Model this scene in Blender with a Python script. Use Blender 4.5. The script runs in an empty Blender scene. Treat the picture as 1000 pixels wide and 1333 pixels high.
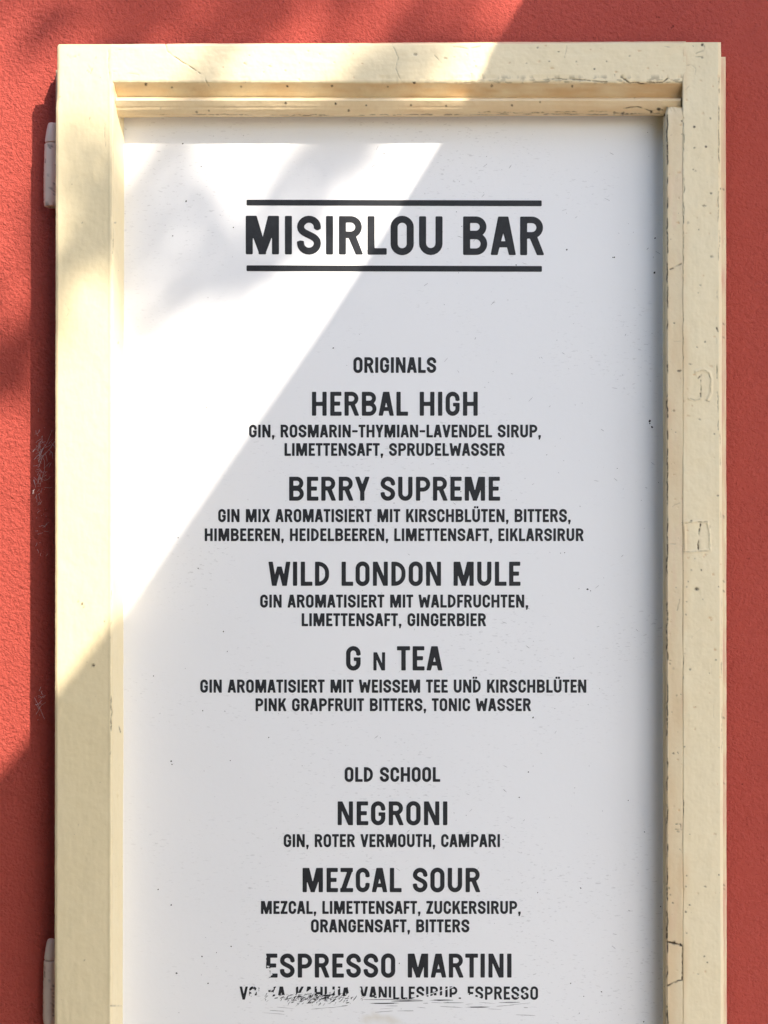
import bpy, math, random
import numpy as np
from mathutils import Vector
from mathutils.geometry import delaunay_2d_cdt

S = bpy.context.scene
COL = S.collection

# ------------------------------------------------------------------ measures
# 1 unit = 1 photo pixel on the front face of the sash = 0.7 mm
UN = 0.0007
F = 1900.0            # camera distance from the front face, in units
ZC = 1.50             # height of the picture centre above the pavement, metres
DP = 51.0             # depth of the painted panel behind the front face
DW = 74.0             # depth of the house wall
SUN = Vector((0.697, -1.0, 0.94)).normalized()     # towards the sun

def P(px, py, d=0.0):
    k = (1 + d / F) * UN
    return ((px - 500) * k, d * UN, ZC + (666.5 - py) * k)

# ------------------------------------------------------------------ camera, sky, sun, exposure
cam = bpy.data.cameras.new('camera')
cam.sensor_fit = 'VERTICAL'; cam.sensor_height = 36.0
cam.lens = 36.0 * F / 1333.0
cam.clip_start = 0.05; cam.clip_end = 1000
camo = bpy.data.objects.new('camera', cam); COL.objects.link(camo)
camo.location = (0, -F * UN, ZC); camo.rotation_euler = (math.radians(90), 0, 0)
S.camera = camo

w = bpy.data.worlds.new('World'); S.world = w; w.use_nodes = True
nt = w.node_tree; nt.nodes.clear()
sky = nt.nodes.new('ShaderNodeTexSky'); sky.sky_type = 'NISHITA'; sky.sun_disc = False
sky.sun_elevation = math.asin(SUN.z); sky.sun_rotation = math.atan2(SUN.x, SUN.y)
bg = nt.nodes.new('ShaderNodeBackground'); bg.inputs['Strength'].default_value = 0.15
wo = nt.nodes.new('ShaderNodeOutputWorld')
nt.links.new(sky.outputs[0], bg.inputs['Color']); nt.links.new(bg.outputs[0], wo.inputs[0])

sl = bpy.data.lights.new('sun', 'SUN'); sl.energy = 2.7; sl.angle = math.radians(0.53); sl.color = (1.0, 0.90, 0.78)
so = bpy.data.objects.new('sun', sl); COL.objects.link(so)
so.location = (3, -5, 6); so.rotation_euler = SUN.to_track_quat('Z', 'Y').to_euler()

vs = S.view_settings
S.display_settings.display_device = 'sRGB'
vs.view_transform = 'Standard'; vs.look = 'None'; vs.gamma = 1.0; vs.use_curve_mapping = False
vs.exposure = 1.36

# ------------------------------------------------------------------ helpers: materials
def mat(name, rough=0.6, spec=0.3):
    m = bpy.data.materials.new(name); m.use_nodes = True
    b = m.node_tree.nodes['Principled BSDF']
    b.inputs['Roughness'].default_value = rough
    b.inputs['Specular IOR Level'].default_value = spec
    return m, m.node_tree.nodes, m.node_tree.links, b

def node(N, kind, **kw):
    n = N.new(kind)
    for k, v in kw.items():
        if k in n.inputs: n.inputs[k].default_value = v
        else: setattr(n, k, v)
    return n

def ramp(N, L, src, stops):
    r = N.new('ShaderNodeValToRGB'); e = r.color_ramp.elements
    while len(e) < len(stops): e.new(0.5)
    for el, (p, c) in zip(e, stops):
        el.position = p; el.color = (c[0], c[1], c[2], 1) if hasattr(c, '__len__') else (c, c, c, 1)
    L.new(src, r.inputs[0]); return r.outputs[0]

def mix(N, L, fac, a, b, blend='MIX'):
    m = N.new('ShaderNodeMix'); m.data_type = 'RGBA'; m.blend_type = blend
    for i, v in ((0, fac), (6, a), (7, b)):
        if hasattr(v, 'is_linked') or hasattr(v, 'links'): L.new(v, m.inputs[i])
        elif i == 0: m.inputs[0].default_value = v
        else: m.inputs[i].default_value = (v[0], v[1], v[2], 1)
    return m.outputs[2]

def noise_tex(N, L, scale, detail=4, rough=0.55, vec=None, dist=0.0):
    n = node(N, 'ShaderNodeTexNoise', Scale=scale, Detail=detail, Roughness=rough, Distortion=dist)
    if vec is not None: L.new(vec, n.inputs['Vector'])
    return n.outputs['Fac']

def coords(N, L, scale=(1, 1, 1), rot=(0, 0, 0)):
    t = N.new('ShaderNodeTexCoord'); mp = N.new('ShaderNodeMapping')
    mp.inputs['Scale'].default_value = scale; mp.inputs['Rotation'].default_value = rot
    L.new(t.outputs['Object'], mp.inputs['Vector']); return mp.outputs[0]

def bump(N, L, b, src, strength, dist, prev=None):
    n = N.new('ShaderNodeBump'); n.inputs['Strength'].default_value = strength; n.inputs['Distance'].default_value = dist
    L.new(src, n.inputs['Height'])
    if prev is not None: L.new(prev, n.inputs['Normal'])
    L.new(n.outputs[0], b.inputs['Normal']); return n.outputs[0]

def attr(N, name):
    a = N.new('ShaderNodeAttribute'); a.attribute_name = name; return a.outputs['Fac']

def stucco():
    m, N, L, b = mat('red_stucco', 0.85, 0.2)
    v = coords(N, L, (1, 1, 1), (0.61, 0.83, 0.37))
    big = noise_tex(N, L, 3.0, 3, 0.5, v)
    c = ramp(N, L, big, [(0.3, (0.475, 0.082, 0.060)), (0.7, (0.515, 0.093, 0.068))])
    fine = noise_tex(N, L, 270, 4, 0.6, v)
    c = mix(N, L, ramp(N, L, fine, [(0.42, 0.0), (0.7, 0.14)]), c, (0.64, 0.155, 0.12))
    pit = noise_tex(N, L, 170, 2, 0.5, v)
    c = mix(N, L, ramp(N, L, pit, [(0.74, 0.0), (0.80, 0.8)]), c, (0.14, 0.02, 0.018))
    L.new(c, b.inputs['Base Color'])
    mid = noise_tex(N, L, 560, 3, 0.6, v, 0.6)
    n1 = bump(N, L, b, mid, 1.0, 0.0016)
    n2 = bump(N, L, b, fine, 1.0, 0.0026, n1)
    bump(N, L, b, noise_tex(N, L, 28, 3, 0.5, v), 0.5, 0.003, n2)
    return m

def paint(name, base, warm, seed=0.0, rough=0.42):
    """old brushed oil paint; 'dirt', 'ochre', 'pink' come from the mesh"""
    m, N, L, b = mat(name, rough, 0.35)
    v = coords(N, L)
    mp = N.new('ShaderNodeMapping'); mp.inputs['Location'].default_value = (seed, seed * 2.1, seed * 0.7); L.new(v, mp.inputs['Vector']); v = mp.outputs[0]
    lo = noise_tex(N, L, 14, 4, 0.6, v)
    c = mix(N, L, ramp(N, L, lo, [(0.35, 0.0), (0.75, 1.0)]), base, warm)
    md = noise_tex(N, L, 90, 4, 0.6, v)
    c = mix(N, L, ramp(N, L, md, [(0.55, 0.0), (0.8, 0.22)]), c, tuple(x * 0.72 for x in warm))
    sp = noise_tex(N, L, 420, 2, 0.5, v)
    c = mix(N, L, ramp(N, L, sp, [(0.745, 0.0), (0.80, 0.75)]), c, (0.16, 0.12, 0.07))
    c = mix(N, L, attr(N, 'ochre'), c, (0.68, 0.47, 0.25))
    c = mix(N, L, attr(N, 'pink'), c, (0.70, 0.40, 0.30))
    c = mix(N, L, attr(N, 'dirt'), c, (0.040, 0.028, 0.016))
    L.new(c, b.inputs['Base Color'])
    n1 = bump(N, L, b, md, 0.25, 0.0012)
    bump(N, L, b, noise_tex(N, L, 260, 3, 0.6, v), 0.18, 0.0006, n1)
    return m

def panel_mat():
    m, N, L, b = mat('white_board_paint', 0.5, 0.3)
    v = coords(N, L)
    lo = noise_tex(N, L, 6, 3, 0.5, v)
    c = ramp(N, L, lo, [(0.3, (0.835, 0.846, 0.853)), (0.7, (0.862, 0.868, 0.868))])
    # short slanting scuffs and grime flecks
    for rot, sx, th, k in ((0.5, 1.0, 0.63, 0.30), (-0.6, 1.0, 0.645, 0.26)):
        vv = coords(N, L, (160, 1, 520), (0, rot, 0))
        f = noise_tex(N, L, 1.0, 2, 0.5, vv)
        gate = ramp(N, L, noise_tex(N, L, 11, 2, 0.5, v), [(0.42, 0.0), (0.62, 1.0)])
        mk = ramp(N, L, f, [(th, 0.0), (th + 0.07, k)])
        c = mix(N, L, mix(N, L, 1.0, mk, gate, 'MULTIPLY'), c, (0.33, 0.33, 0.33))
    dots = noise_tex(N, L, 300, 1, 0.4, v)
    c = mix(N, L, ramp(N, L, dots, [(0.80, 0.0), (0.84, 0.4)]), c, (0.3, 0.3, 0.3))
    c = mix(N, L, attr(N, 'ochre'), c, (0.55, 0.46, 0.28))
    c = mix(N, L, attr(N, 'dirt'), c, (0.10, 0.10, 0.10))
    L.new(c, b.inputs['Base Color'])
    n1 = bump(N, L, b, noise_tex(N, L, 120, 4, 0.6, v), 0.22, 0.0008)
    bump(N, L, b, noise_tex(N, L, 9, 2, 0.5, v), 0.25, 0.004, n1)
    return m

def simple(name, c, rough=0.6, var=0.15, scale=60, bmp=0.1, spec=0.3):
    m, N, L, b = mat(name, rough, spec)
    v = coords(N, L)
    n = noise_tex(N, L, scale, 4, 0.6, v)
    lo = tuple(x * (1 - var) for x in c); hi = tuple(min(1, x * (1 + var)) for x in c)
    L.new(ramp(N, L, n, [(0.3, lo), (0.7, hi)]), b.inputs['Base Color'])
    if bmp: bump(N, L, b, n, bmp, 0.002)
    return m

M = {
    'wall': stucco(),
    'cream': paint('cream_paint', (0.82, 0.715, 0.485), (0.80, 0.68, 0.44), 0.0),
    'cream_left': paint('cream_paint_clean', (0.82, 0.705, 0.455), (0.81, 0.69, 0.43), 4.0),
    'tan': paint('yellowed_paint', (0.80, 0.66, 0.43), (0.77, 0.60, 0.36), 7.0),
    'tan_light': paint('yellowed_paint_light', (0.80, 0.68, 0.46), (0.79, 0.65, 0.42), 9.0),
    'panel': panel_mat(),
    'ink': simple('black_sign_paint', (0.020, 0.022, 0.026), 0.5, 0.25, 160, 0.05),
    'grime': simple('grey_scuff', (0.33, 0.33, 0.335), 0.8, 0.4, 300, 0.0),
    'hinge': paint('hinge_paint', (0.86, 0.74, 0.64), (0.80, 0.66, 0.55), 2.0, 0.5),
    'web': simple('spider_silk', (0.80, 0.72, 0.72), 0.4, 0.05, 10, 0.0),
    'awning': simple('awning_canvas', (0.55, 0.50, 0.42), 0.9, 0.06, 30, 0.05),
    'metal': simple('white_metal', (0.62, 0.62, 0.60), 0.4, 0.05, 30, 0.0),
    'bark': simple('bark', (0.11, 0.085, 0.06), 0.9, 0.4, 25, 0.6),
    'leaf': simple('leaf_green', (0.06, 0.11, 0.03), 0.5, 0.3, 9, 0.0),
    'ground': simple('paving', (0.42, 0.39, 0.35), 0.85, 0.12, 3, 0.3),
}

# ------------------------------------------------------------------ helpers: objects
def link(name, verts, faces, mats, parent=None, fmat=None, attrs=None, smooth=False, sharp=None):
    me = bpy.data.meshes.new(name)
    me.from_pydata([tuple(v) for v in verts] if not isinstance(verts, np.ndarray) else verts.tolist(), [], faces)
    for m in (mats if isinstance(mats, (list, tuple)) else [mats]): me.materials.append(m)
    if fmat is not None: me.polygons.foreach_set('material_index', np.asarray(fmat, dtype=np.int32))
    if attrs:
        for k, a in attrs.items():
            at = me.attributes.new(k, 'FLOAT', 'POINT'); at.data.foreach_set('value', np.asarray(a, dtype=np.float32))
    if smooth:
        me.polygons.foreach_set('use_smooth', np.ones(len(me.polygons), dtype=bool))
        if sharp: me.set_sharp_from_angle(angle=math.radians(sharp))
    me.update()
    o = bpy.data.objects.new(name, me); COL.objects.link(o)
    if parent is not None: o.parent = parent
    return o

def thing(name, label, cat, group=None):
    o = bpy.data.objects.new(name, None); o.empty_display_size = 0.05; COL.objects.link(o)
    o['label'] = label; o['category'] = cat
    if group: o['group'] = group
    return o

def tube(pts, r, n=6, r1=None):
    """closed tube along points; returns verts, faces"""
    pts = [Vector(p) for p in pts]; V = []; Fc = []
    r1 = r if r1 is None else r1
    for i, p in enumerate(pts):
        t = (pts[min(i + 1, len(pts) - 1)] - pts[max(i - 1, 0)]).normalized()
        a = t.orthogonal().normalized(); c = t.cross(a)
        rr = r + (r1 - r) * i / max(1, len(pts) - 1)
        for k in range(n):
            g = 2 * math.pi * k / n
            V.append(p + a * (rr * math.cos(g)) + c * (rr * math.sin(g)))
    for i in range(len(pts) - 1):
        for k in range(n):
            Fc.append((i * n + k, i * n + (k + 1) % n, (i + 1) * n + (k + 1) % n, (i + 1) * n + k))
    Fc.append(tuple(range(n - 1, -1, -1))); Fc.append(tuple((len(pts) - 1) * n + k for k in range(n)))
    return V, Fc

def merge(parts):
    V = []; Fc = []
    for v, f in parts:
        o = len(V); V += list(v); Fc += [tuple(i + o for i in q) for q in f]
    return V, Fc

def box(a, b):
    x0, y0, z0 = a; x1, y1, z1 = b
    V = [(x, y, z) for x in (x0, x1) for y in (y0, y1) for z in (z0, z1)]
    return V, [(0, 1, 3, 2), (4, 6, 7, 5), (0, 4, 5, 1), (2, 3, 7, 6), (0, 2, 6, 4), (1, 5, 7, 3)]

# value noise on numpy arrays
_rng = np.random.RandomState(11); _T = _rng.rand(256, 256)
def vnoise(x, y):
    xi = np.floor(x).astype(int); yi = np.floor(y).astype(int); fx = x - xi; fy = y - yi
    fx = fx * fx * (3 - 2 * fx); fy = fy * fy * (3 - 2 * fy)
    g = lambda a, b: _T[a & 255, b & 255]
    return (g(xi, yi) * (1 - fx) + g(xi + 1, yi) * fx) * (1 - fy) + (g(xi, yi + 1) * (1 - fx) + g(xi + 1, yi + 1) * fx) * fy - 0.5
def fbm(x, y, o=4):
    s = 0; a = 1.0
    for k in range(o): s = s + a * vnoise(x + 17 * k, y + 31 * k); x = x * 2.03; y = y * 2.03; a *= 0.5
    return s

def seg_dist(X, Y, line, wob=0.0):
    """distance of the points to a polyline, and the position along it"""
    best = np.full(X.shape, 1e9)
    for (ax, ay), (bx, by) in zip(line[:-1], line[1:]):
        dx, dy = bx - ax, by - ay; L2 = dx * dx + dy * dy + 1e-9
        t = np.clip(((X - ax) * dx + (Y - ay) * dy) / L2, 0, 1)
        best = np.minimum(best, np.hypot(X - ax - t * dx, Y - ay - t * dy))
    return best

# ------------------------------------------------------------------ swept timber with worn paint
def resample(prof, steps):
    """prof: list of (a, d); steps: spacing for every side; closed"""
    out = []; n = len(prof)
    for i in range(n):
        a = np.array(prof[i], float); b = np.array(prof[(i + 1) % n], float)
        k = max(1, int(round(np.linalg.norm(b - a) / steps[i])))
        out += [tuple(a + (b - a) * j / k) for j in range(k)]
    return np.array(out)

def timber(name, prof, steps, l0, l1, lstep, horizontal, material, parent, skew=None, wear=None, amp=0.5, label=None, off=(0, 0), taper=None):
    """Closed profile of (photo coordinate across, depth), swept along the photo's other axis.
    horizontal: profile gives y, sweep runs along x; otherwise profile gives x, sweep runs along y."""
    pr = resample(prof, steps); n = len(pr)
    Ls = np.linspace(l0, l1, max(2, int(abs(l1 - l0) / lstep) + 1)); m = len(Ls)
    A = np.repeat(pr[None, :, 0], m, 0).copy(); D = np.repeat(pr[None, :, 1], m, 0).copy()
    Lg = np.repeat(Ls[:, None], n, 1)
    T = (Lg - l0) / (l1 - l0)
    if skew is not None: A = A + skew(T, A, D)
    nx = np.roll(pr, -1, 0) - np.roll(pr, 1, 0); ln = np.hypot(nx[:, 0], nx[:, 1]); ln[ln == 0] = 1
    nrm = np.stack([nx[:, 1] / ln, -nx[:, 0] / ln], 1)
    area = np.sum(pr[:, 0] * np.roll(pr[:, 1], -1) - np.roll(pr[:, 0], -1) * pr[:, 1])
    if area < 0: nrm = -nrm
    arc = np.concatenate([[0], np.cumsum(np.hypot(*np.diff(pr, axis=0).T))])
    U = np.repeat(arc[None, :], m, 0)
    h = amp * (0.9 * fbm(Lg * 0.012 + off[0], U * 0.02 + off[1], 3) + 0.22 * fbm(Lg * 0.03 + off[1], U * 0.2 + off[0], 3) + 0.55 * fbm(Lg * 0.07 + off[1], U * 0.08, 3) + 0.18 * fbm(Lg * 0.3, U * 0.3 + off[0], 2))
    X, Y = (Lg, A) if horizontal else (A, Lg)
    at = {k: np.zeros(X.shape) for k in ('dirt', 'ochre', 'pink')}
    if wear: h = h + wear(X, Y, D, U, at)
    A2 = A + nrm[None, :, 0] * h; D2 = D + nrm[None, :, 1] * h
    X, Y = (Lg, A2) if horizontal else (A2, Lg)
    k = (1 + D2 / F) * UN
    # true straight timber: the sweep axis is scaled by the front face only at its own depth
    V = np.stack([(X - 500) * k, D2 * UN, ZC + (666.5 - Y) * k], -1).reshape(-1, 3)
    i = np.arange(m - 1)[:, None] * n; j = np.arange(n)[None, :]; j2 = (j + 1) % n
    q = np.stack([i + j, i + j2, i + n + j2, i + n + j], -1).reshape(-1, 4).tolist()
    q.append(list(range(n - 1, -1, -1))); q.append(list((m - 1) * n + np.arange(n)))
    o = link(name, V, q, material, parent, attrs={k: a.reshape(-1) for k, a in at.items()}, smooth=True, sharp=50)
    # orientation: make normals point outward
    import bmesh
    bm = bmesh.new(); bm.from_mesh(o.data); bmesh.ops.recalc_face_normals(bm, faces=bm.faces); bm.to_mesh(o.data); bm.free()
    if label: o['label'] = label
    return o

def carve(X, Y, h, at, line, width, depth, dirt=0.8, gap=0.0, seed=0, mask=None):
    """a crack: groove with grime, broken up along its length"""
    xs = [p[0] for p in line]; ys = [p[1] for p in line]
    sel = (X > min(xs) - 8) & (X < max(xs) + 8) & (Y > min(ys) - 8) & (Y < max(ys) + 8)
    if mask is not None: sel &= mask
    if not sel.any(): return
    x = X[sel]; y = Y[sel]
    wx = x + 1.6 * fbm(x * 0.11 + seed, y * 0.11, 3); wy = y + 1.6 * fbm(x * 0.11, y * 0.11 + seed + 9, 3)
    d = seg_dist(wx, wy, line)
    g = np.exp(-(d / (0.68 * width)) ** 2) * np.clip(0.72 + 1.3 * fbm(x * 0.3 + seed, y * 0.3, 3), 0.1, 1)
    if gap > 0: g = g * np.clip((vnoise(x * 0.07 + seed * 3.1, y * 0.07 + seed) + 0.5 - gap) * 6, 0, 1)
    h[sel] -= depth * g
    at['dirt'][sel] = np.maximum(at['dirt'][sel], np.clip(dirt * 1.1, 0, 1) * np.clip(g * 1.3, 0, 1))

def ridge(X, Y, h, line, width, height, mask=None):
    d = seg_dist(X, Y, line)
    g = height * np.exp(-(d / width) ** 2)
    if mask is not None: g = g * mask
    h += g

def blot(X, Y, at, key, x, y, r, k=1.0, rough=0.6, h=None, depth=0.0):
    d = np.hypot(X - x, Y - y) / r + rough * fbm(X * 0.6 / max(r, 1) * 2 + x, Y * 1.2 / max(r, 1) + y, 2)
    g = np.clip(1.6 - d * 1.4, 0, 1)
    at[key] = np.maximum(at[key], k * g)
    if h is not None: h -= depth * g

# ================================================================== SETTING
R = random.Random(5)
g = link('pavement', [(-60, 0.12, 0), (60, 0.12, 0), (60, -120, 0), (-60, -120, 0)], [(0, 3, 2, 1)], M['ground'])
g['kind'] = 'structure'

yW = DW * UN
wv, wf = box((-2.6, yW, 0.0), (4.2, yW + 0.3, 4.2))
wall = link('stucco_wall', wv, wf, M['wall'])
wall['label'] = 'rough red stucco house wall behind the cream menu frame'; wall['category'] = 'wall'

# ================================================================== THE MENU CASE
case = thing('menu_case', 'cream painted wooden casement frame holding a white cocktail menu board, hinged to the red wall', 'menu board')
BOT = 1720          # photo row of the foot of the sash, below the picture

CH = random.Random(77)
def chips(X, Y, h, at, n, xa, xb, ya, yb):
    for k in range(n):
        x, y = CH.uniform(xa, xb), CH.uniform(ya, yb); r = CH.choice((0.7, 0.8, 1.0, 1.3)); sel = (np.abs(X - x) < 6) & (np.abs(Y - y) < 6)
        if not sel.any(): continue
        g = np.clip(1.5 - np.hypot((X[sel] - x) * CH.uniform(.5, 1), Y[sel] - y) / r - 1.2 * vnoise(X[sel] * .9, Y[sel] * .9 + k), 0, 1)
        h[sel] -= 0.5 * g; key = CH.choice(('dirt', 'ochre', 'ochre')); at[key][sel] = np.maximum(at[key][sel], CH.uniform(.35, .8) * g)
# ---- left stile
def wear_left(X, Y, D, U, at):
    h = np.zeros(X.shape); fr = D < 6
    # brush ridges running down the arris
    ridge(X, Y, h, [(143, 110), (143.5, 620), (142, 1700)], 1.2, 0.5, fr)
    for l, w_, dp, di, gp in (
        ([(142, 66), (141, 80), (143, 103)], 1.0, 1.2, 0.35, 0.25),
        ([(86, 71), (90, 75), (99, 74), (103, 71)], 0.9, 0.8, 0.35, 0.2),
        ([(115, 84), (120, 92), (113, 96)], 0.9, 0.6, 0.25, 0.2),
        ([(113, 92), (118, 95), (120, 90)], 1.0, 0.8, 0.5, 0.0),
        ([(145, 905), (144.5, 985)], 1.0, 1.2, 1.0, 0.42),
        ([(145.5, 770), (144, 830)], 0.8, 0.5, 0.5, 0.5),
        ([(155, 95 + 850), (158, 953)], 0.9, 0.5, 0.7, 0.2),
        ([(84, 395), (90, 405), (87, 412)], 0.7, 0.4, 0.25, 0.0),
        ([(144, 1309), (158, 1310)], 0.8, 1.0, 0.45, 0.0),
        ([(149, 270), (147, 330)], 0.8, 0.4, 0.4, 0.45),
        ([(136, 160), (139, 215)], 0.8, 0.4, 0.25, 0.45)):
        carve(X, Y, h, at, l, w_, dp, di, gp, seed=l[0][0])
    for x, y, r, k in ((121.5, 866, 2.4, 1.0), (107, 786, 1.6, 0.9), (102, 783, 1.2, 0.6), (109, 790, 1.3, 0.6), (117, 154, 1.3, 0.6), (78, 126, 1.2, 0.6),
                       (136, 809, 1.4, 0.6), (102, 1074, 1.1, 0.6), (110, 1250, 1.0, 0.6), (154, 446, 1.3, 0.7), (107, 290, 1.2, 0.5), (150, 290, 1.5, 0.5), (125, 75, 1.4, 0.6)):
        blot(X, Y, at, 'dirt', x, y, r, k)
    blot(X, Y, at, 'dirt', 155, 121, 3.0, 0.8); blot(X, Y, at, 'ochre', 152, 116, 8, 0.8)
    d = np.hypot(X - 156, Y - 1034); h += 1.4 * np.exp(-((d - 3) / 1.2) ** 2) * (D < 25)
    return h
timber('stile',
       [(146, 0), (76, 0), (73, 2), (73, 9), (88, 10.5), (88, 62), (162.0, 62), (162.0, 50.5), (161.2, 44), (148.5, 3)],
       [1.2, 1, 1, 5, 6, 12, 3, 2, 1.5, 1], 57.6, BOT, 1.8, False, M['cream_left'], case,
       skew=lambda T, A, D: -2.5 * np.clip(T, 0, 1) + (1.8 * np.exp(-((T * (BOT - 58)) / 76.0) ** 14) + 2.2 * np.exp(-T * (BOT - 58) / 1.6)) * (A < 80), wear=wear_left, amp=0.7, off=(3, 8))

# ---- top rail
def wear_top(X, Y, D, U, at):
    h = np.zeros(X.shape); fr = D < 5
    for l, w_, dp, di, gp in (
        ([(216, 57), (217, 67), (247, 87), (266, 100), (272, 112)], 1.0, 1.0, 0.55, 0.25),
        ([(150, 66), (160, 64), (168, 63)], 0.8, 0.5, 0.4, 0.3),
        ([(148, 93), (180, 98)], 0.8, 0.4, 0.15, 0.4),
        ([(510, 58), (518, 75), (515, 90), (522, 104)], 0.9, 0.5, 0.35, 0.45),
        ([(566, 72), (575, 82)], 0.9, 0.5, 0.4, 0.3),
        ([(590, 61), (610, 63), (625, 60)], 0.9, 0.6, 0.5, 0.2),
        ([(700, 104), (740, 103), (790, 107)], 1.2, 0.9, 0.6, 0.4),
        ([(808, 100), (820, 108), (845, 109), (862, 108), (870, 101)], 1.1, 1.4, 0.8, 0.2),
        ([(838, 70), (842, 82), (837, 92)], 0.8, 0.4, 0.25, 0.4),
        ([(862, 60), (880, 62)], 0.8, 0.5, 0.4, 0.4),
        ([(735, 75), (738, 60)], 0.8, 0.4, 0.3, 0.4)):
        carve(X, Y, h, at, l, w_, dp, di, gp, seed=l[0][0])
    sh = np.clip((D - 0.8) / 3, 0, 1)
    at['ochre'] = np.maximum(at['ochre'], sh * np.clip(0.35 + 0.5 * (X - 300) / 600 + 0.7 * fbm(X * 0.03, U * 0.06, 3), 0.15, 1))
    for x, y, r, k in ((190, 110, 2.2, 1), (224, 114, 1.4, .8), (374, 112, 1.8, 1), (432, 112, 1.8, 1), (539, 108, 2.2, 1), (505, 113, 1.5, .7), (314, 113, 1.5, .7),
                       (774, 90, 1.5, .9), (700, 62, 1.4, .6), (715, 80, 1.2, .6), (790, 80, 1.2, .6), (460, 70, 1.2, .4), (390, 82, 1.1, .5), (620, 86, 1.2, .6), (640, 112, 2, .7), (745, 112, 2, .8)):
        blot(X, Y, at, 'dirt', x, y, r, k)
    chips(X, Y, h, at, 30, 540, 890, 58, 104); chips(X, Y, h, at, 14, 150, 540, 58, 104)
    # flaked lower arris
    e = np.exp(-((D - 1) / 2.0) ** 2) * (Y > 100)
    n_ = fbm(X * 0.05, X * 0 + 3.0, 4) + 0.2 * np.clip((X - 500) / 150, -1, 1)
    h -= e * np.clip(n_ - 0.15, 0, 0.5) * 2.6
    at['dirt'] = np.maximum(at['dirt'], 0.5 * e * np.clip((fbm(X * 0.16, U * 0.3, 3) - 0.02) * 4, 0, 1) * np.clip((X - 480) / 250, 0.08, 1))
    return h
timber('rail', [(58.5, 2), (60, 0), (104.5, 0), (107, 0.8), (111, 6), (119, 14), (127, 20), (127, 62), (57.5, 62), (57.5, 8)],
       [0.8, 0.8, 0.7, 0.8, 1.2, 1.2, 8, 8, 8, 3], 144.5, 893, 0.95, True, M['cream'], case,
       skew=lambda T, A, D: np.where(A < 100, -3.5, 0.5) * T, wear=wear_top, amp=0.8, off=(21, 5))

# ---- bead under the top rail
def wear_beadtop(X, Y, D, U, at):
    h = np.zeros(X.shape)
    at['ochre'] = np.clip(0.05 + 0.45 * (X - 300) / 600 + 0.5 * fbm(X * 0.02, U * 0.1, 3), 0, 0.8) * np.clip((D - 7) / 4 + np.clip((X - 560) / 120, 0, 1), 0.1, 1)  # yellowing; nose paler where sunlit, tinted in shade, so light is in the colour
    for x, y, r, k in ((209, 141, 1.6, .9), (256, 146, 1.8, .7), (272, 144, 1.5, .7), (372, 134, 1.8, .9), (437, 135, 1.8, 1), (454, 144, 1.8, 1), (477, 137, 1.5, .9), (535, 137, 1.5, .9), (581, 138, 1.6, .9),
                       (667, 137, 1.8, .9), (703, 133, 1.4, .7), (800, 147, 2.5, .6), (811, 148, 2.5, .9), (848, 146, 2.2, 1), (858, 142, 2.8, 1), (866, 150, 2.4, 1)):
        blot(X, Y, at, 'dirt', x, y, r, k)
    for l, w_, dp, di, gp in (([(812, 141), (830, 139), (845, 144), (862, 143)], 1.0, 1.2, .7, .2), ([(600, 146), (700, 147), (790, 145)], 1.0, .8, .5, .5), ([(800, 147), (835, 149), (860, 147)], 1.1, 1, .7, .3),
                              ([(160, 149), (420, 150), (640, 149), (862, 149)], 1.0, .6, .6, .4), ([(780, 106), (828, 112), (826, 128)], .9, .6, .4, .2)):
        carve(X, Y, h, at, l, w_, dp, di, gp, seed=l[0][0])
    return h
timber('glazing_bead', [(126.6, 20), (127.5, 13), (128.5, 8), (131, 6.6), (133.2, 8), (138, 11), (144, 16), (148.2, 21), (150.4, 27), (151, 59.6), (126.6, 59.6)],
       [0.9] * 8 + [3, 6, 6], 150.5, 886.5, 1.0, True, M['tan'], case,
       skew=lambda T, A, D: 1.8 * (1 - T) * (A > 140) + 3.0 * np.clip((T - 0.97) / 0.02, 0, 1) * (A < 140) * 0, wear=wear_beadtop, amp=0.7, off=(9, 2))

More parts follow.
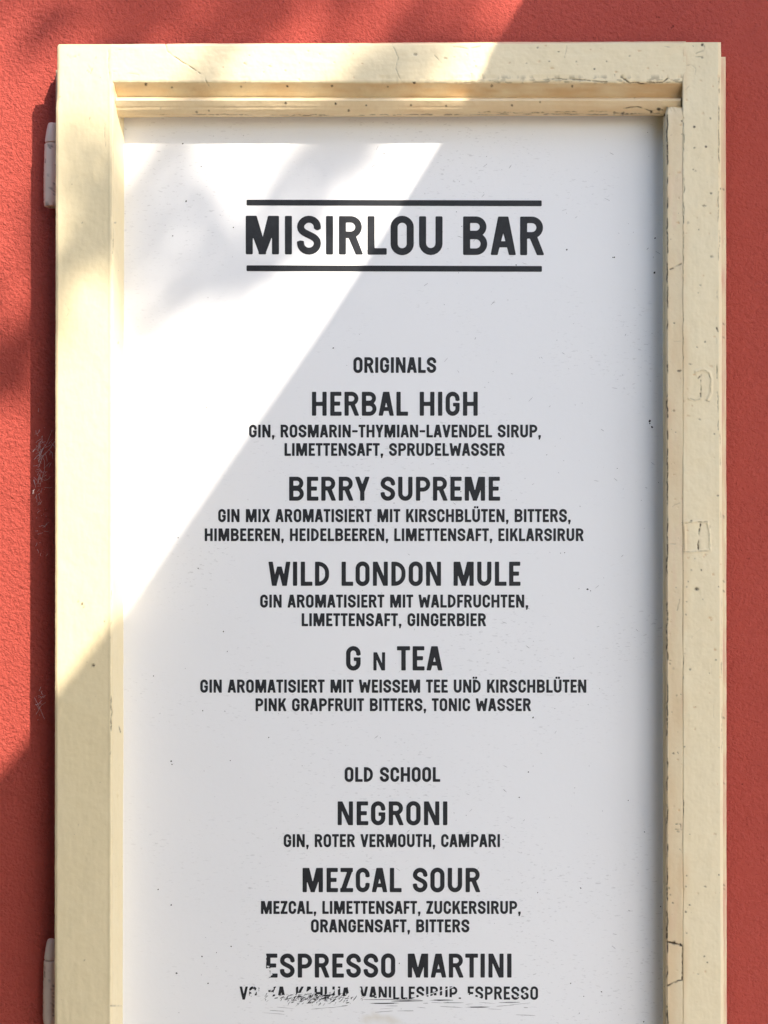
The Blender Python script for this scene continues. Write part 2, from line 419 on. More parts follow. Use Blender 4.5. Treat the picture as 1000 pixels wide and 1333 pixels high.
# ---- right stile
PLUGS = ((913, 501, 9, 17, 2), (907, 698, 15, 19, 1))
def wear_right(X, Y, D, U, at):
    h = np.zeros(X.shape); fr = (D < 5).astype(float)
    # old hinge-pin plugs filled and painted over
    ridge(X, Y, h, [(906, 484), (916, 481), (924, 485), (926, 495), (925.5, 512), (921, 521)], 1.6, 1.1, fr)
    ridge(X, Y, h, [(897, 519), (905, 521), (912, 519)], 1.5, 0.9, fr)
    ridge(X, Y, h, [(891, 680), (910, 678.5), (921, 680), (923.5, 690), (924.5, 716), (905, 718), (892, 719), (891, 680)], 1.3, 1.0, fr)
    for l, w_, dp, di, gp in (
        ([(907, 484.5), (916, 482.2), (922.5, 485), (925.5, 493)], 1.1, 1.0, .32, 0.05), ([(925.7, 493), (925.4, 512), (921, 521)], .9, .7, .16, 0.1),
        ([(912, 495), (912, 514)], 1.0, 1.6, .75, 0.1), ([(909, 493), (913, 489)], 1.2, 1.5, 1.0, 0), ([(911, 512), (911.5, 516)], 1.3, 1.2, 1.0, 0),
        ([(898, 519), (905, 521), (911, 519)], 1.0, .8, .35, 0.1), ([(917, 521), (923, 523)], .9, .6, .4, 0),
        ([(892, 680.5), (911, 679.5), (920, 680)], 1.0, .8, .34, 0.15), ([(909, 679.5), (920, 679.5)], 1.2, .8, .5, 0.0), ([(923.5, 684), (924, 716)], .9, .6, .25, 0.1), ([(891, 718.5), (906, 717.5), (923, 716.5)], .9, .7, .4, 0.3), ([(891, 681), (891, 716)], .8, .5, .12, 0.2),
        ([(911, 683), (909.5, 699), (909, 714)], 1.1, 1.8, .9, 0.15),
        ([(889, 160), (890, 190), (891, 230), (889, 290)], 1.0, 1.0, .5, .35), ([(889, 300), (889, 480)], .9, .7, .3, .45), ([(888, 640), (887, 700)], 1.0, .7, .35, .3), ([(887, 704), (887.5, 716)], 1.4, 1.6, 1.0, 0),
        ([(884, 720), (887, 728)], 1.2, 1, .5, 0.1), ([(889, 790), (886, 830)], 1, .7, .4, .4), ([(892, 850), (888, 875), (889, 890), (886, 915)], 1.1, 1, .5, .25), ([(888, 905), (887, 940)], 1, .7, .35, .35),
        ([(888, 975), (886.5, 1000), (889, 1028), (888, 1090)], 1.1, 1.2, .8, .35), ([(888, 1100), (888, 1130)], .9, .8, .5, .4),
        ([(897, 62 + 50), (893, 118)], .8, .4, .3, 0),
        ([(936, 100), (936, 240), (934, 300)], 1.1, 1.2, .6, .3), ([(937, 300), (932, 420), (935, 560)], 1.0, .9, .45, .35), ([(933, 427), (934, 431)], 1.5, 1.4, 1.0, 0), ([(938, 560), (939, 760), (940, 980)], .9, .7, .3, .45),
        ([(905, 74), (914, 74)], .9, .6, .45, 0), ([(892, 86), (900, 84), (906, 90), (904, 97)], 1.0, .7, .25, .1), ([(906, 70), (916, 66), (917, 60)], .9, .6, .3, .2),
        ([(900, 830), (912, 818)], .7, .3, .12, .2), ([(925, 860), (929, 935)], .7, .3, .12, .4)):
        carve(X, Y, h, at, l, w_, dp, di, gp, seed=l[0][0] + l[0][1])
    for x, y, r, k in ((907, 767, 3.0, 1), (913, 742, 1.4, .8), (914, 58.5, 2.4, 1), (904, 165, 1.7, .9), (919, 191, 1.7, .9), (918, 445, 1.4, .8), (925, 154, 1.6, .6), (932, 859, 1.3, .8), (898, 1178, 1.4, .9), (893, 1187, 1.4, .9), (936, 1139, 1.2, .8),
                       (917, 1245, 1.2, .8), (921, 1253, 1.2, .8), (893, 800, 1.1, .6), (930, 565, 1.3, .6), (900, 742, 1.5, .4), (896, 757, 1.4, .5), (894, 764, 1.4, .4), (891, 972, 1.5, .8), (894, 1140, 1.2, .7), (893, 1154, 1.2, .8), (896, 290, 2, .3), (939, 246, 1.6, .7), (915, 780, 1, .5)):
        blot(X, Y, at, 'dirt', x, y, r, k, h=h, depth=1.0 * (r > 2))
    at['ochre'] = np.maximum(at['ochre'], 0.45 * np.exp(-((X - 891) / 6.0) ** 2) * np.clip(0.5 + fbm(Y * 0.02, X * 0.05, 3) * 1.6, 0, 1))
    chips(X, Y, h, at, 70, 889, 938, 56, 1333)
    return h
timber('stile', [(888.6, 0.9), (889.6, 0), (935, 0), (938.5, 3), (938.5, 9), (925, 10.5), (925, 33), (937, 62), (872, 62), (886, 60), (887.5, 30)],
       [0.7, 0.75, 0.8, 3, 5, 6, 6, 10, 4, 6, 2], 55.0, BOT, 0.95, False, M['cream'], case,
       skew=lambda T, A, D: 4.5 * T * np.clip((A - 885) / 50, 0, 1) + 0 * T, wear=wear_right, amp=0.8, off=(40, 13))

# ---- bead on the right
def wear_beadright(X, Y, D, U, at):
    h = np.zeros(X.shape)
    at['ochre'] = np.clip(0.05 + 0.55 * fbm(Y * 0.013, U * 0.05, 3) + 0.25 * np.clip((Y - 300) / 900, 0, 1), 0, 0.7)
    at['pink'] = np.clip(0.5 * fbm(Y * 0.02 + 50, U * 0.09, 3) - 0.08, 0, 0.14)
    for l, w_, dp, di, gp in (
        ([(868.6, 150), (868.6, 700), (868.6, 1700)], 1.1, 1.0, .85, .30),
        ([(868, 180), (869, 200)], 1.3, 1.2, 1, 0), ([(873, 340), (878, 348), (887, 343)], 1.2, 1.2, .6, .05), ([(872, 351), (876, 349)], 1.2, 1, .7, 0),
        ([(869, 1226), (877, 1228), (888, 1231)], 1.7, 1.8, 1.0, .0), ([(889, 1232), (888, 1276)], 1.2, 1.6, 1.0, .0), ([(888, 1275), (880, 1278), (869, 1283)], 1.1, 1.3, .95, .05),
        ([(868.5, 1310), (869.5, 1333)], 1.3, 1, 1, 0.1), ([(880, 1073), (886, 1073), (887, 1080)], .9, .7, .7, .1), ([(879, 1080), (884, 1080)], .9, .6, .6, 0),
        ([(885, 1105), (889, 1110)], .9, .6, .6, .1), ([(881, 795), (884, 780)], .8, .5, .4, .2), ([(872, 708), (880, 708)], .8, .4, .25, 0), ([(875, 660), (886, 655)], .8, .4, .2, 0),
        ([(876, 1195), (884, 1200), (882, 1215)], .9, .6, .35, .2), ([(878, 445), (886, 445)], .8, .4, .2, 0)):
        carve(X, Y, h, at, l, w_, dp, di, gp, seed=l[0][1] * .37)
    for x, y, r, k in ((878, 1228, 3.2, 1), (886, 1230, 2.4, 1), (871, 1156, 1.5, .6), (873, 1165, 1.4, .5), (881, 905, 1.4, .4), (877, 870, 2, .25)):
        blot(X, Y, at, 'dirt', x, y, r, k)
    # broken top end
    h -= 3.0 * np.exp(-((Y - 140) / 5.0) ** 2) * np.clip(0.55 + fbm(X * 0.25, Y * 0.2, 2), 0, 1)
    chips(X, Y, h, at, 45, 868, 889, 140, 1333)
    return h
timber('glazing_bead', [(868.2, 5), (869.4, 2.6), (887.8, 0.9), (889.8, 1.6), (888.9, 40), (868.0, 40), (866.4, 30), (866.2, 9), (867.4, 8.2)],
       [0.7, 0.7, 0.8, 6, 6, 3, 3, 0.8, 0.8], 139, BOT, 0.95, False, M['tan_light'], case, wear=wear_beadright, amp=0.55, off=(60, 3))
# thin inner fillet that pins the panel down
timber('fillet', [(863.6, 26), (866.0, 25), (866.0, 59.4), (862.6, 59.4)], [1.2, 3, 3, 3], 151.5, BOT, 3, False, M['cream'], case, amp=0.5, off=(5, 44))

# ---- rebate lips behind the front boards
def wear_lip(X, Y, D, U, at):
    h = np.zeros(X.shape)
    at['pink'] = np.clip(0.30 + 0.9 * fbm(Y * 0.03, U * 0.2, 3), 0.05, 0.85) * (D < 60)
    for y in (246, 421, 440, 673, 756, 770, 935, 1020, 1152, 1158): blot(X, Y, at, 'dirt', 942, y, 1.5, .6)
    return h
timber('rebate_lip', [(926, 33.5), (944.2, 33.5), (945.2, 35.5), (945.4, 60), (938, 61)], [2, 1, 2, 5, 5], 74, BOT, 2.5, False, M['cream'], case,
       skew=lambda T, A, D: -0.5 + 1.6 * T, wear=wear_lip, amp=0.7, off=(31, 7))
timber('rebate_lip', [(90, 39.5), (74, 39.5), (72.6, 41), (72.8, 60), (90, 61)], [2, 1, 2, 5, 5], 91, BOT, 2.5, False, M['cream'], case, amp=0.6, off=(77, 9))
# ---- foot rail of the sash (below the picture)
timber('rail', [(1640, 0), (1715, 0), (1718, 3), (1718, 60), (1641, 60)], [6] * 5, 163, 866, 12, True, M['cream'], case, amp=0.8)

# ---- the painted panel
V = []; Fc = []; fm = []
x0, x1, y0, y1 = 150, 872, 128, 1660
GX, GY = 145, 307
xs = np.linspace(x0, x1, GX); ys = np.linspace(y0, y1, GY)
XX, YY = np.meshgrid(xs, ys)
DD = DP + 0.6 * fbm(XX * 0.006, YY * 0.004, 2)*0
och = 0.55 * np.clip(1 - np.hypot((XX - 492) / 26, (YY - 1326) / 8) + 0.8 * fbm(XX * 0.08, YY * 0.1, 3), 0, 1) + 0.12 * np.exp(-((XX - 858) / 8) ** 2)
kk = (1 + DD / F) * UN
PV = np.stack([(XX - 500) * kk, DD * UN, ZC + (666.5 - YY) * kk], -1).reshape(-1, 3).tolist()
nb = len(PV)
for j in range(GY - 1):
    for i in range(GX - 1):
        a = j * GX + i; Fc.append((a, a + GX, a + GX + 1, a + 1)); fm.append(0)
for (x, y) in ((x0, y0), (x1, y0), (x1, y1), (x0, y1)): PV.append(P(x, y, DP + 5))
c4 = (0, GX - 1, GX * GY - 1, GX * (GY - 1))
Fc += [(nb, nb + 1, nb + 2, nb + 3), tuple(range(0, GX)) + (nb + 1, nb), tuple(range(GX * (GY - 1), GX * GY))[::-1] + (nb + 3, nb + 2)]
Fc += [tuple(j * GX for j in range(GY))[::-1] + (nb, nb + 3), tuple(j * GX + GX - 1 for j in range(GY)) + (nb + 2, nb + 1)]
fm += [0] * 5
attO = list(och.reshape(-1)) + [0] * 4
def fleck(px, py, rx, ry=None, ang=0.0, mi=1, n=7, lift=0.12):
    """small spot of grime or dark paint lying on the panel"""
    ry = rx if ry is None else ry; o = len(PV)
    for k in range(n):
        a = 2 * math.pi * k / n; r = R.uniform(0.7, 1.2)
        u, v = rx * r * math.cos(a), ry * r * math.sin(a)
        PV.append(P(px + u * math.cos(ang) - v * math.sin(ang), py + u * math.sin(ang) + v * math.cos(ang), DP - lift)); attO.append(0)
    Fc.append(tuple(range(o, o + n))[::-1]); fm.append(mi)
for x, y, r in ((242.5, 262, 1.5), (225, 307, 1.1), (269, 530, 1.2), (243, 561, 1.0), (187, 531, .9), (304, 296, 1.2), (238, 187, 1.3), (262, 217, 1.0), (500, 200, 1.0), (434, 453, 1.3),
                (291, 822, 1.2), (264, 925, 1.2), (296, 848, .9), (223, 1178, 1.4), (206, 1158, 1.2), (230, 1267, 1.5), (263, 1245, 1.3), (271, 1280, 1.3), (301, 1232, 1.1), (282, 1240, .8), (223, 991, 1.4), (224, 995, 1.0),
                (765, 767, 1.6), (694, 934, 1.4), (769, 769, .9), (756, 1156, 1.4), (839, 1083, 1.1), (783, 1291, 1.2), (760, 1297, .9), (738, 325, 1.5), (853, 310, 1.4), (800, 335, 1.3), (672, 345, 1.0), (730, 720, .7),
                (798, 335, 1.1), (852, 355, 2.0), (846, 548, 2.2), (849, 556, 2.0), (846, 551, 1.3), (688, 1005, 1.2), (676, 1038, 1.1), (818, 1042, .9), (700, 1162, 1.0), (743, 1280, 1.0), (752, 892, .9), (860, 1180, 1.3), (838, 1330, 1.2),
                (655, 1093, 1.0), (180, 720, 1.1), (200, 880, 1.0), (232, 700, 1.0), (258, 740, 1.0), (300, 990, 1.0), (350, 960, 1.0), (520, 1254, 1.1), (600, 640, .9)):
    fleck(x, y, r * 0.85, r * 0.7, R.uniform(0, 3), 1)
for k in range(170):        # fine random grime, denser at top right
    x = R.uniform(170, 860); y = R.uniform(165, 1330)
    if x < 450 and R.random() < 0.6: continue
    fleck(x, y, R.uniform(0.3, 0.8), R.uniform(0.3, 0.55), R.uniform(0, 3), R.choice((1, 2, 2, 2)), 6)
for k in range(100):        # short slanting scratches
    x = R.uniform(480, 860); y = R.uniform(180, 1330)
    if y > 640 and R.random() < 0.5: continue
    fleck(x, y, R.uniform(1.6, 4.5), R.uniform(0.18, 0.3), R.choice((-0.5, 0.45, 0.7, -0.9, 2.2)) + R.uniform(-.3, .3), 2, 8)
for k in range(26):         # scraped streaks under the last line of text
    x = R.uniform(330, 690); y = 1305 + R.uniform(-1, 22) * R.random()
    fleck(x, y, R.uniform(3, 16), R.uniform(0.2, 0.45), R.uniform(-0.1, 0.12), 2, 10)
for k in range(230):        # smeared paint where the words were rubbed off
    x = R.gauss(418, 28); y = R.gauss(1299.5, 3.5)
    if not 340 < x < 478: continue
    fleck(x, y, R.uniform(0.8, 3.8), R.uniform(0.25, 0.7), -0.5 + R.uniform(-.6, .6), R.choice((1, 1, 2)), 9, R.uniform(0.08, 0.2))
for (xa, xb, ya) in ((468, 552, 1301), (505, 548, 1303), (560, 590, 1302), (650, 676, 1305), (606, 640, 1311), (480, 520, 1306)):
    fleck((xa + xb) / 2, ya, (xb - xa) / 2, 0.75, -0.01, R.choice((1, 2)), 14)
panel = link('sign_panel', PV, Fc, [M['panel'], M['ink'], M['grime']], case, fm, {'ochre': attO, 'dirt': [0.0] * len(PV)})

# ================================================================== LETTERING
RR = 2.6          # corner rounding of the letters, cap height = 100
def inset(poly, r):
    n = len(poly); A = sum(poly[i][0] * poly[(i + 1) % n][1] - poly[(i + 1) % n][0] * poly[i][1] for i in range(n))
    if A < 0: poly = poly[::-1]
    L = []
    for i in range(n):
        (ax, ay), (bx, by) = poly[i], poly[(i + 1) % n]; dx, dy = bx - ax, by - ay; l = math.hypot(dx, dy)
        nx_, ny_ = -dy / l, dx / l; L.append((ax + nx_ * r, ay + ny_ * r, dx, dy))
    out = []
    for i in range(n):
        x1_, y1_, d1x, d1y = L[i - 1]; x2_, y2_, d2x, d2y = L[i]
        den = d1x * d2y - d1y * d2x
        t = ((x2_ - x1_) * d2y - (y2_ - y1_) * d2x) / den; out.append((x1_ + d1x * t, y1_ + d1y * t))
    return out
def sd_poly(X, Y, poly):
    d = np.full(X.shape, 1e18); s = np.ones(X.shape); n = len(poly)
    for i in range(n):
        ax, ay = poly[i]; bx, by = poly[i - 1]
        ex, ey = bx - ax, by - ay; wx, wy = X - ax, Y - ay
        t = np.clip((wx * ex + wy * ey) / (ex * ex + ey * ey), 0, 1)
        d = np.minimum(d, (wx - ex * t) ** 2 + (wy - ey * t) ** 2)
        c1 = Y >= ay; c2 = Y < by; c3 = ex * wy > ey * wx
        flip = (c1 & c2 & c3) | (~c1 & ~c2 & ~c3); s = np.where(flip, -s, s)
    return s * np.sqrt(d)
def poly_(p): return lambda X, Y: sd_poly(X, Y, inset(p, RR)) - RR
def rect_(a, b, c, d): return poly_([(a, b), (c, b), (c, d), (a, d)])
def stroke_(pts, w_=18.0):
    hw = w_ / 2
    def f(X, Y):
        d = np.full(X.shape, 1e9)
        for (ax, ay), (bx, by) in zip(pts[1:-2], pts[2:-1]):
            d = np.minimum(d, seg_dist(X, Y, [(ax, ay), (bx, by)]) - hw)
        for a, b in ((pts[1], pts[0]), (pts[-2], pts[-1])):
            dx, dy = b[0] - a[0], b[1] - a[1]; l = math.hypot(dx, dy); ux, uy = dx / l, dy / l
            q = [(a[0] - uy * hw, a[1] + ux * hw), (a[0] + uy * hw, a[1] - ux * hw), (b[0] + uy * hw, b[1] - ux * hw), (b[0] - uy * hw, b[1] + ux * hw)]
            d = np.minimum(d, sd_poly(X, Y, inset(q, RR)) - RR)
            d = np.minimum(d, np.hypot(X - a[0], Y - a[1]) - hw)
        return d
    return f
def arc(cx, cy, rx, ry, a0, a1, n=10):
    return [(cx + rx * math.cos(math.radians(a0 + (a1 - a0) * i / n)), cy + ry * math.sin(math.radians(a0 + (a1 - a0) * i / n))) for i in range(n + 1)]
def bez(p0, p1, p2, p3, n=10):
    o = []
    for i in range(n + 1):
        t = i / n; u = 1 - t
        o.append(tuple(u ** 3 * a + 3 * u * u * t * b + 3 * u * t * t * c + t ** 3 * d for a, b, c, d in zip(p0, p1, p2, p3)))
    return o
def ring_(w_, s=18.0):
    def f(X, Y):
        hx, hy = w_ / 2 - s / 2, 51 - s / 2; r = min(hx, hy)
        qx = np.abs(X - w_ / 2) - hx + r; qy = np.abs(Y - 50) - hy + r
        d = np.hypot(np.maximum(qx, 0), np.maximum(qy, 0)) + np.minimum(np.maximum(qx, qy), 0) - r
        return np.abs(d) - s / 2
    return f
st = lambda x=0: rect_(x, 0, x + 18, 100)
def bowl(y0_, y1_, xr, s=17):    # half loop from the stem
    h2 = s / 2; r = min((y1_ - y0_) / 2 - h2, xr - 9 - 14)
    return stroke_([(3, y1_ - h2), (xr - 9 - r, y1_ - h2)] + arc(xr - 9 - r, y1_ - h2 - r, r, r, 90, 0)[1:] + arc(xr - 9 - r, y0_ + h2 + r, r, r, 0, -90) + [(3, y0_ + h2)], s)
def mir(p, w_): return [(w_ - x, y) for x, y in p]
cup = lambda w_: [(9, 100), (9, 30)] + arc(w_ / 2, 30, w_ / 2 - 9, 21.5, 180, 360)[1:] + [(w_ - 9, 100)]
cee = lambda w_, a, b: [(w_ - 9, a), (w_ - 9, 70)] + arc(w_ / 2, 70, w_ / 2 - 9, 21.5, 0, 180)[1:] + arc(w_ / 2, 30, w_ / 2 - 9, 21.5, 180, 360) + [(w_ - 9, b)]
ess = [(51.5, 66), (52, 72)] + arc(30.5, 71, 21.5, 20.5, 5, 180)[1:] + bez((9, 71), (9, 50), (52, 52), (52, 29))[1:] + arc(30.5, 29, 21.5, 20.5, 0, -175)[1:] + [(8.5, 35)]
ML = [(10, 100), (28, 100), (53, 0), (35, 0), (18, 46)]
AL = [(0, 0), (18, 0), (43.4, 100), (19.5, 100)]
dots2 = lambda x: [rect_(x - 17, 108, x - 3, 122), rect_(x + 3, 108, x + 17, 122)]
eD = [st(), bowl(0, 100, 60)]
eN = [rect_(0, 0, 17, 100), rect_(46, 0, 63, 100), poly_([(0, 100), (19.5, 100), (63, 0), (43.5, 0)])]
G = {   # glyph: (width, side bearing left, right, shapes)
    'A': (65, 3, 3, [poly_(AL), poly_(mir(AL, 65)), poly_([(10, 20), (55, 20), (51, 36), (14, 36)])]),
    'B': (62, 7.5, 5, [st(), bowl(46, 100, 60), bowl(0, 58, 62)]),
    'C': (58, 6.5, 5.5, [stroke_(cee(58, 62, 38))]),
    'D': (60, 7.5, 6.5, eD),
    'E': (48, 7.5, 4.5, [st(), rect_(4, 83, 47, 100), rect_(4, 42, 42, 59), rect_(4, 0, 48, 17)]),
    'F': (46, 7.5, 2.5, [st(), rect_(4, 83, 46, 100), rect_(4, 40, 41, 57)]),
    'G': (59, 6.5, 6.5, [stroke_(cee(59, 63, 50)), rect_(31, 39, 59, 54)]),
    'H': (62, 7.5, 7.5, [st(), st(44), rect_(6, 41, 56, 58)]),
    'I': (18, 7.5, 7.5, [st()]),
    'K': (62, 7.5, 2.5, [st(), poly_([(13, 48), (42, 100), (61, 100), (30, 42), (14, 20)]), poly_([(24, 55), (40, 62), (63, 0), (43.5, 0)])]),
    'L': (49, 7.5, 3.5, [st(), rect_(4, 0, 49, 17)]),
    'M': (85, 7.5, 7.5, [rect_(0, 0, 18, 100), rect_(67, 0, 85, 100), poly_(ML), poly_(mir(ML, 85))]),
    'N': (63, 7.5, 7.5, eN),
    'O': (59, 6.5, 6.5, [ring_(59)]),
    'P': (60, 7.5, 3.5, [st(), bowl(38, 100, 60)]),
    'R': (61, 7.5, 4.5, [st(), bowl(43, 100, 59), poly_([(22, 50), (42, 52), (62, 0), (43, 0)])]),
    'S': (61, 5.5, 5.5, [stroke_(ess)]),
    'T': (53, 3, 3, [rect_(0, 83, 53, 100), rect_(17.5, 0, 35.5, 100)]),
    'U': (60, 7, 7, [stroke_(cup(60))]),
    'V': (64, 2.5, 2.5, [poly_([(0, 100), (19, 100), (42, 0), (23, 0)]), poly_(mir([(0, 100), (19, 100), (42, 0), (23, 0)], 64))]),
    'W': (93, 3, 3, [poly_([(0, 100), (18.5, 100), (36, 0), (15, 0)]), poly_([(15, 0), (34, 0), (54, 80), (37, 80)]), poly_(mir([(0, 100), (18.5, 100), (36, 0), (15, 0)], 93)), poly_(mir([(15, 0), (34, 0), (54, 80), (37, 80)], 93))]),
    'X': (64, 3, 3, [poly_([(0, 100), (20, 100), (64, 0), (44, 0)]), poly_([(44, 100), (64, 100), (20, 0), (0, 0)])]),
    'Y': (62, 2, 2, [rect_(22, 0, 40, 48), poly_([(0, 100), (19, 100), (40, 44), (22, 36)]), poly_(mir([(0, 100), (19, 100), (40, 44), (22, 36)], 62))]),
    'Z': (54, 4.5, 4.5, [rect_(1, 83, 53, 100), rect_(0, 0, 54, 17), poly_([(32, 94), (53, 94), (22, 6), (1, 6)])]),
    ',': (19, 5, 6, [rect_(1, 0, 19, 17), poly_([(6, 8), (19, 8), (12, -17), (3, -17)])]),
    '-': (42, 6, 6, [rect_(0, 41, 42, 56)]),
    'n': (47, 7, 7, [(lambda f: (lambda X, Y: 0.75 * f(X / 0.75, Y / 0.75)))(f) for f in eN]),
    'Ü': (60, 7, 7, [stroke_(cup(60))] + dots2(30)),
    'Ď': (60, 7.5, 6.5, eD + dots2(14)),
}
SPACE = 38.0

def fill(loops):
    """triangles of the even-odd fill of closed loops (indices into the flattened points)"""
    flat = [p for l in loops for p in l]; E = []; o = 0
    for l in loops:
        E += [(o + k, o + (k + 1) % len(l)) for k in range(len(l))]; o += len(l)
    ov, _, of, iv, _, _ = delaunay_2d_cdt([Vector(p) for p in flat], E, [], 0, 1e-7)
    src = [v[0] if v else None for v in iv]
    A = np.array([(flat[a], flat[b]) for a, b in E]); x0_, y0_, x1_, y1_ = A[:, 0, 0], A[:, 0, 1], A[:, 1, 0], A[:, 1, 1]
    T = []
    for f in of:
        q = [src[i] for i in f]
        if len(q) != 3 or None in q: continue
        cx = sum(flat[i][0] for i in q) / 3; cy = sum(flat[i][1] for i in q) / 3
        c = (y0_ > cy) != (y1_ > cy)
        xi = x0_[c] + (cy - y0_[c]) * (x1_[c] - x0_[c]) / (y1_[c] - y0_[c])
        if np.count_nonzero(xi > cx) % 2: T.append(tuple(q))
    return T

def contours(Fd, xs, ys):
    """marching squares of {Fd<0}; returns closed loops"""
    ny, nx = Fd.shape; segs = {}
    ins = Fd < 0
    def ed(a, b):
        (i, j), (k, l) = a, b; va, vb = Fd[j, i], Fd[l, k]; t = va / (va - vb)
        return (xs[i] + (xs[k] - xs[i]) * t, ys[j] + (ys[l] - ys[j]) * t)
    idx = ins[:-1, :-1] * 1 + ins[:-1, 1:] * 2 + ins[1:, 1:] * 4 + ins[1:, :-1] * 8
    pts = {}
    T = {1: [(3, 0)], 2: [(0, 1)], 3: [(3, 1)], 4: [(1, 2)], 5: [(3, 0), (1, 2)], 6: [(0, 2)], 7: [(3, 2)], 8: [(2, 3)], 9: [(2, 0)], 10: [(0, 1), (2, 3)], 11: [(2, 1)], 12: [(1, 3)], 13: [(1, 0)], 14: [(0, 3)]}
    for j, i in zip(*np.nonzero((idx > 0) & (idx < 15))):
        E = {0: ((i, j), (i + 1, j)), 1: ((i + 1, j), (i + 1, j + 1)), 2: ((i, j + 1), (i + 1, j + 1)), 3: ((i, j), (i, j + 1))}
        for a, b in T[int(idx[j, i])]:
            for e in (a, b):
                if E[e] not in pts: pts[E[e]] = ed(*E[e])
            segs[E[a]] = E[b]
    loops = []
    while segs:
        s, e = segs.popitem(); lp = [s]
        while e != lp[0]:
            lp.append(e)
            if e not in segs: break
            e = segs.pop(e)
        p = [pts[k] for k in lp]
        # drop collinear points
        q = []
        for a in range(len(p)):
            o_, c_, n_ = p[a - 1], p[a], p[(a + 1) % len(p)]
            cr = abs((c_[0] - o_[0]) * (n_[1] - o_[1]) - (c_[1] - o_[1]) * (n_[0] - o_[0]))
            if cr > 0.02: q.append(c_)
        if len(q) >= 3: loops.append(q)
    return loops

CACHE = {}
def glyph(ch, step):
    key = (ch, step)
    if key not in CACHE:
        w_, _, _, sh = G[ch]
        xs = np.arange(-6.137, w_ + 6 + step, step); ys = np.arange(-24.219, 130, step)
        X, Y = np.meshgrid(xs, ys); d = sh[0](X, Y)
        for f in sh[1:]: d = np.minimum(d, f(X, Y))
        if step > 2.2: d = d - 1.1          # the small lettering is a touch bolder
        lp = contours(d + 1e-6, xs, ys)
        tri = fill(lp)
        CACHE[key] = (lp, tri)
    return CACHE[key]

def layout(text):
    x = 0.0; out = []
    for i, ch in enumerate(text):
        if ch == ' ': x += SPACE; continue
        w_, l, r, _ = G[ch]
        out.append((ch, x + l)); x += l + w_ + r
    a = out[0][1]; b = out[-1][1] + G[out[-1][0]][0]
    return out, a, b

def to_mesh(name, loops_tris, label=None):
    V = []; Fc = []
    for lp, tri in loops_tris:
        o = len(V); flat = [p for l in lp for p in l]; n = len(flat)
        V += [P(x, y, DP - 0.30) for x, y in flat] + [P(x, y, DP + 0.1) for x, y in flat]
        for t in tri:
            a, b, c = (flat[k] for k in t)
            s = (b[0] - a[0]) * (c[1] - a[1]) - (b[1] - a[1]) * (c[0] - a[0])
            Fc.append(tuple(o + k for k in (t if s < 0 else t[::-1])))
        k0 = 0
        for l in lp:
            m = len(l)
            for k in range(m): Fc.append((o + k0 + k, o + k0 + (k + 1) % m, o + n + k0 + (k + 1) % m, o + n + k0 + k))
            k0 += m
    ob = link(name, V, Fc, M['ink'], panel)
    if label: ob['label'] = label
    return ob

def line(name, text, xa, xb, yt, yb, step=3.0, label=None, tilt=0.0):
    out, a, b = layout(text); sx = (xb - xa) / (b - a); sy = (yb - yt) / 100.0
    res = []
    for ch, gx in out:
        lp, tri = glyph(ch, step)
        res.append(([[(xa + (gx + x - a) * sx, yb - y * sy + tilt * ((gx + x - a) * sx) / (xb - xa)) for x, y in l] for l in lp], tri))
    return to_mesh(name, res, label)

def rule(xa, xb, yt, yb, tilt):
    f = poly_([(0, 0), (xb - xa, 0), (xb - xa, 10), (0, 10)])
    global RR
    k = RR; RR = 1.2
    lp = [[(xa + x, yt + (yb - yt) * y + tilt * x / (xb - xa)) for x, y in ((0.8, 0), (xb - xa - 0.8, 0), (xb - xa, 0.12), (xb - xa, 0.88), (xb - xa - 0.8, 1), (0.8, 1), (0, 0.88), (0, 0.12))]]
    RR = k
    to_mesh('title_rule', [(lp, fill(lp))])
rule(321, 705.3, 259.9, 267.4, 1.0)
line('title_lettering', 'MISIRLOU BAR', 320, 708.3, 280.8, 331.0, 1.6, 'large black title in capitals between two thin rules', 1.2)
rule(321, 705.6, 345.4, 352.9, 0.9)
DN, IN, SE = 'drink_name_lettering', 'ingredient_lettering', 'section_lettering'
line(SE, 'ORIGINALS', 460.4, 567.8, 465.2, 485.2, 2.5, 'small section heading reading ORIGINALS')
line(DN, 'HERBAL HIGH', 406.2, 622.0, 510.0, 541.2, 2.0, 'drink name reading HERBAL HIGH')
line(IN, 'GIN, ROSMARIN-THYMIAN-LAVENDEL SIRUP,', 324.5, 704, 553, 569.3)
line(IN, 'LIMETTENSAFT, SPRUDELWASSER', 370.7, 657.2, 577, 593.3)
line(DN, 'BERRY SUPREME', 376.5, 651.2, 620.6, 651.8, 2.0, 'drink name reading BERRY SUPREME')
line(IN, 'GIN MIX AROMATISIERT MIT KIRSCHBLÜTEN, BITTERS,', 284.3, 742.8, 662.8, 679.5)
line(IN, 'HIMBEEREN, HEIDELBEEREN, LIMETTENSAFT, EIKLARSIRUR', 266.8, 759.8, 688, 704.2)
line(DN, 'WILD LONDON MULE', 349.5, 677.7, 731.2, 762.6, 2.0, 'drink name reading WILD LONDON MULE')
line(IN, 'GIN AROMATISIERT MIT WALDFRUCHTEN,', 339, 687.5, 774.2, 790.8)
line(IN, 'LIMETTENSAFT, GINGERBIER', 393, 632.8, 798.5, 815)
line(DN, 'G n TEA', 450.6, 576.2, 841.2, 872.8, 2.0, 'drink name reading G N TEA')
line(IN, 'GIN AROMATISIERT MIT WEISSEM TEE UNĎ KIRSCHBLÜTEN', 261, 763.2, 884.8, 901.6)
line(IN, 'PINK GRAPFRUIT BITTERS, TONIC WASSER', 333, 691.2, 909.2, 925.6)
line(SE, 'OLD SCHOOL', 449, 573, 998.8, 1017.6, 2.5, 'small section heading reading OLD SCHOOL')
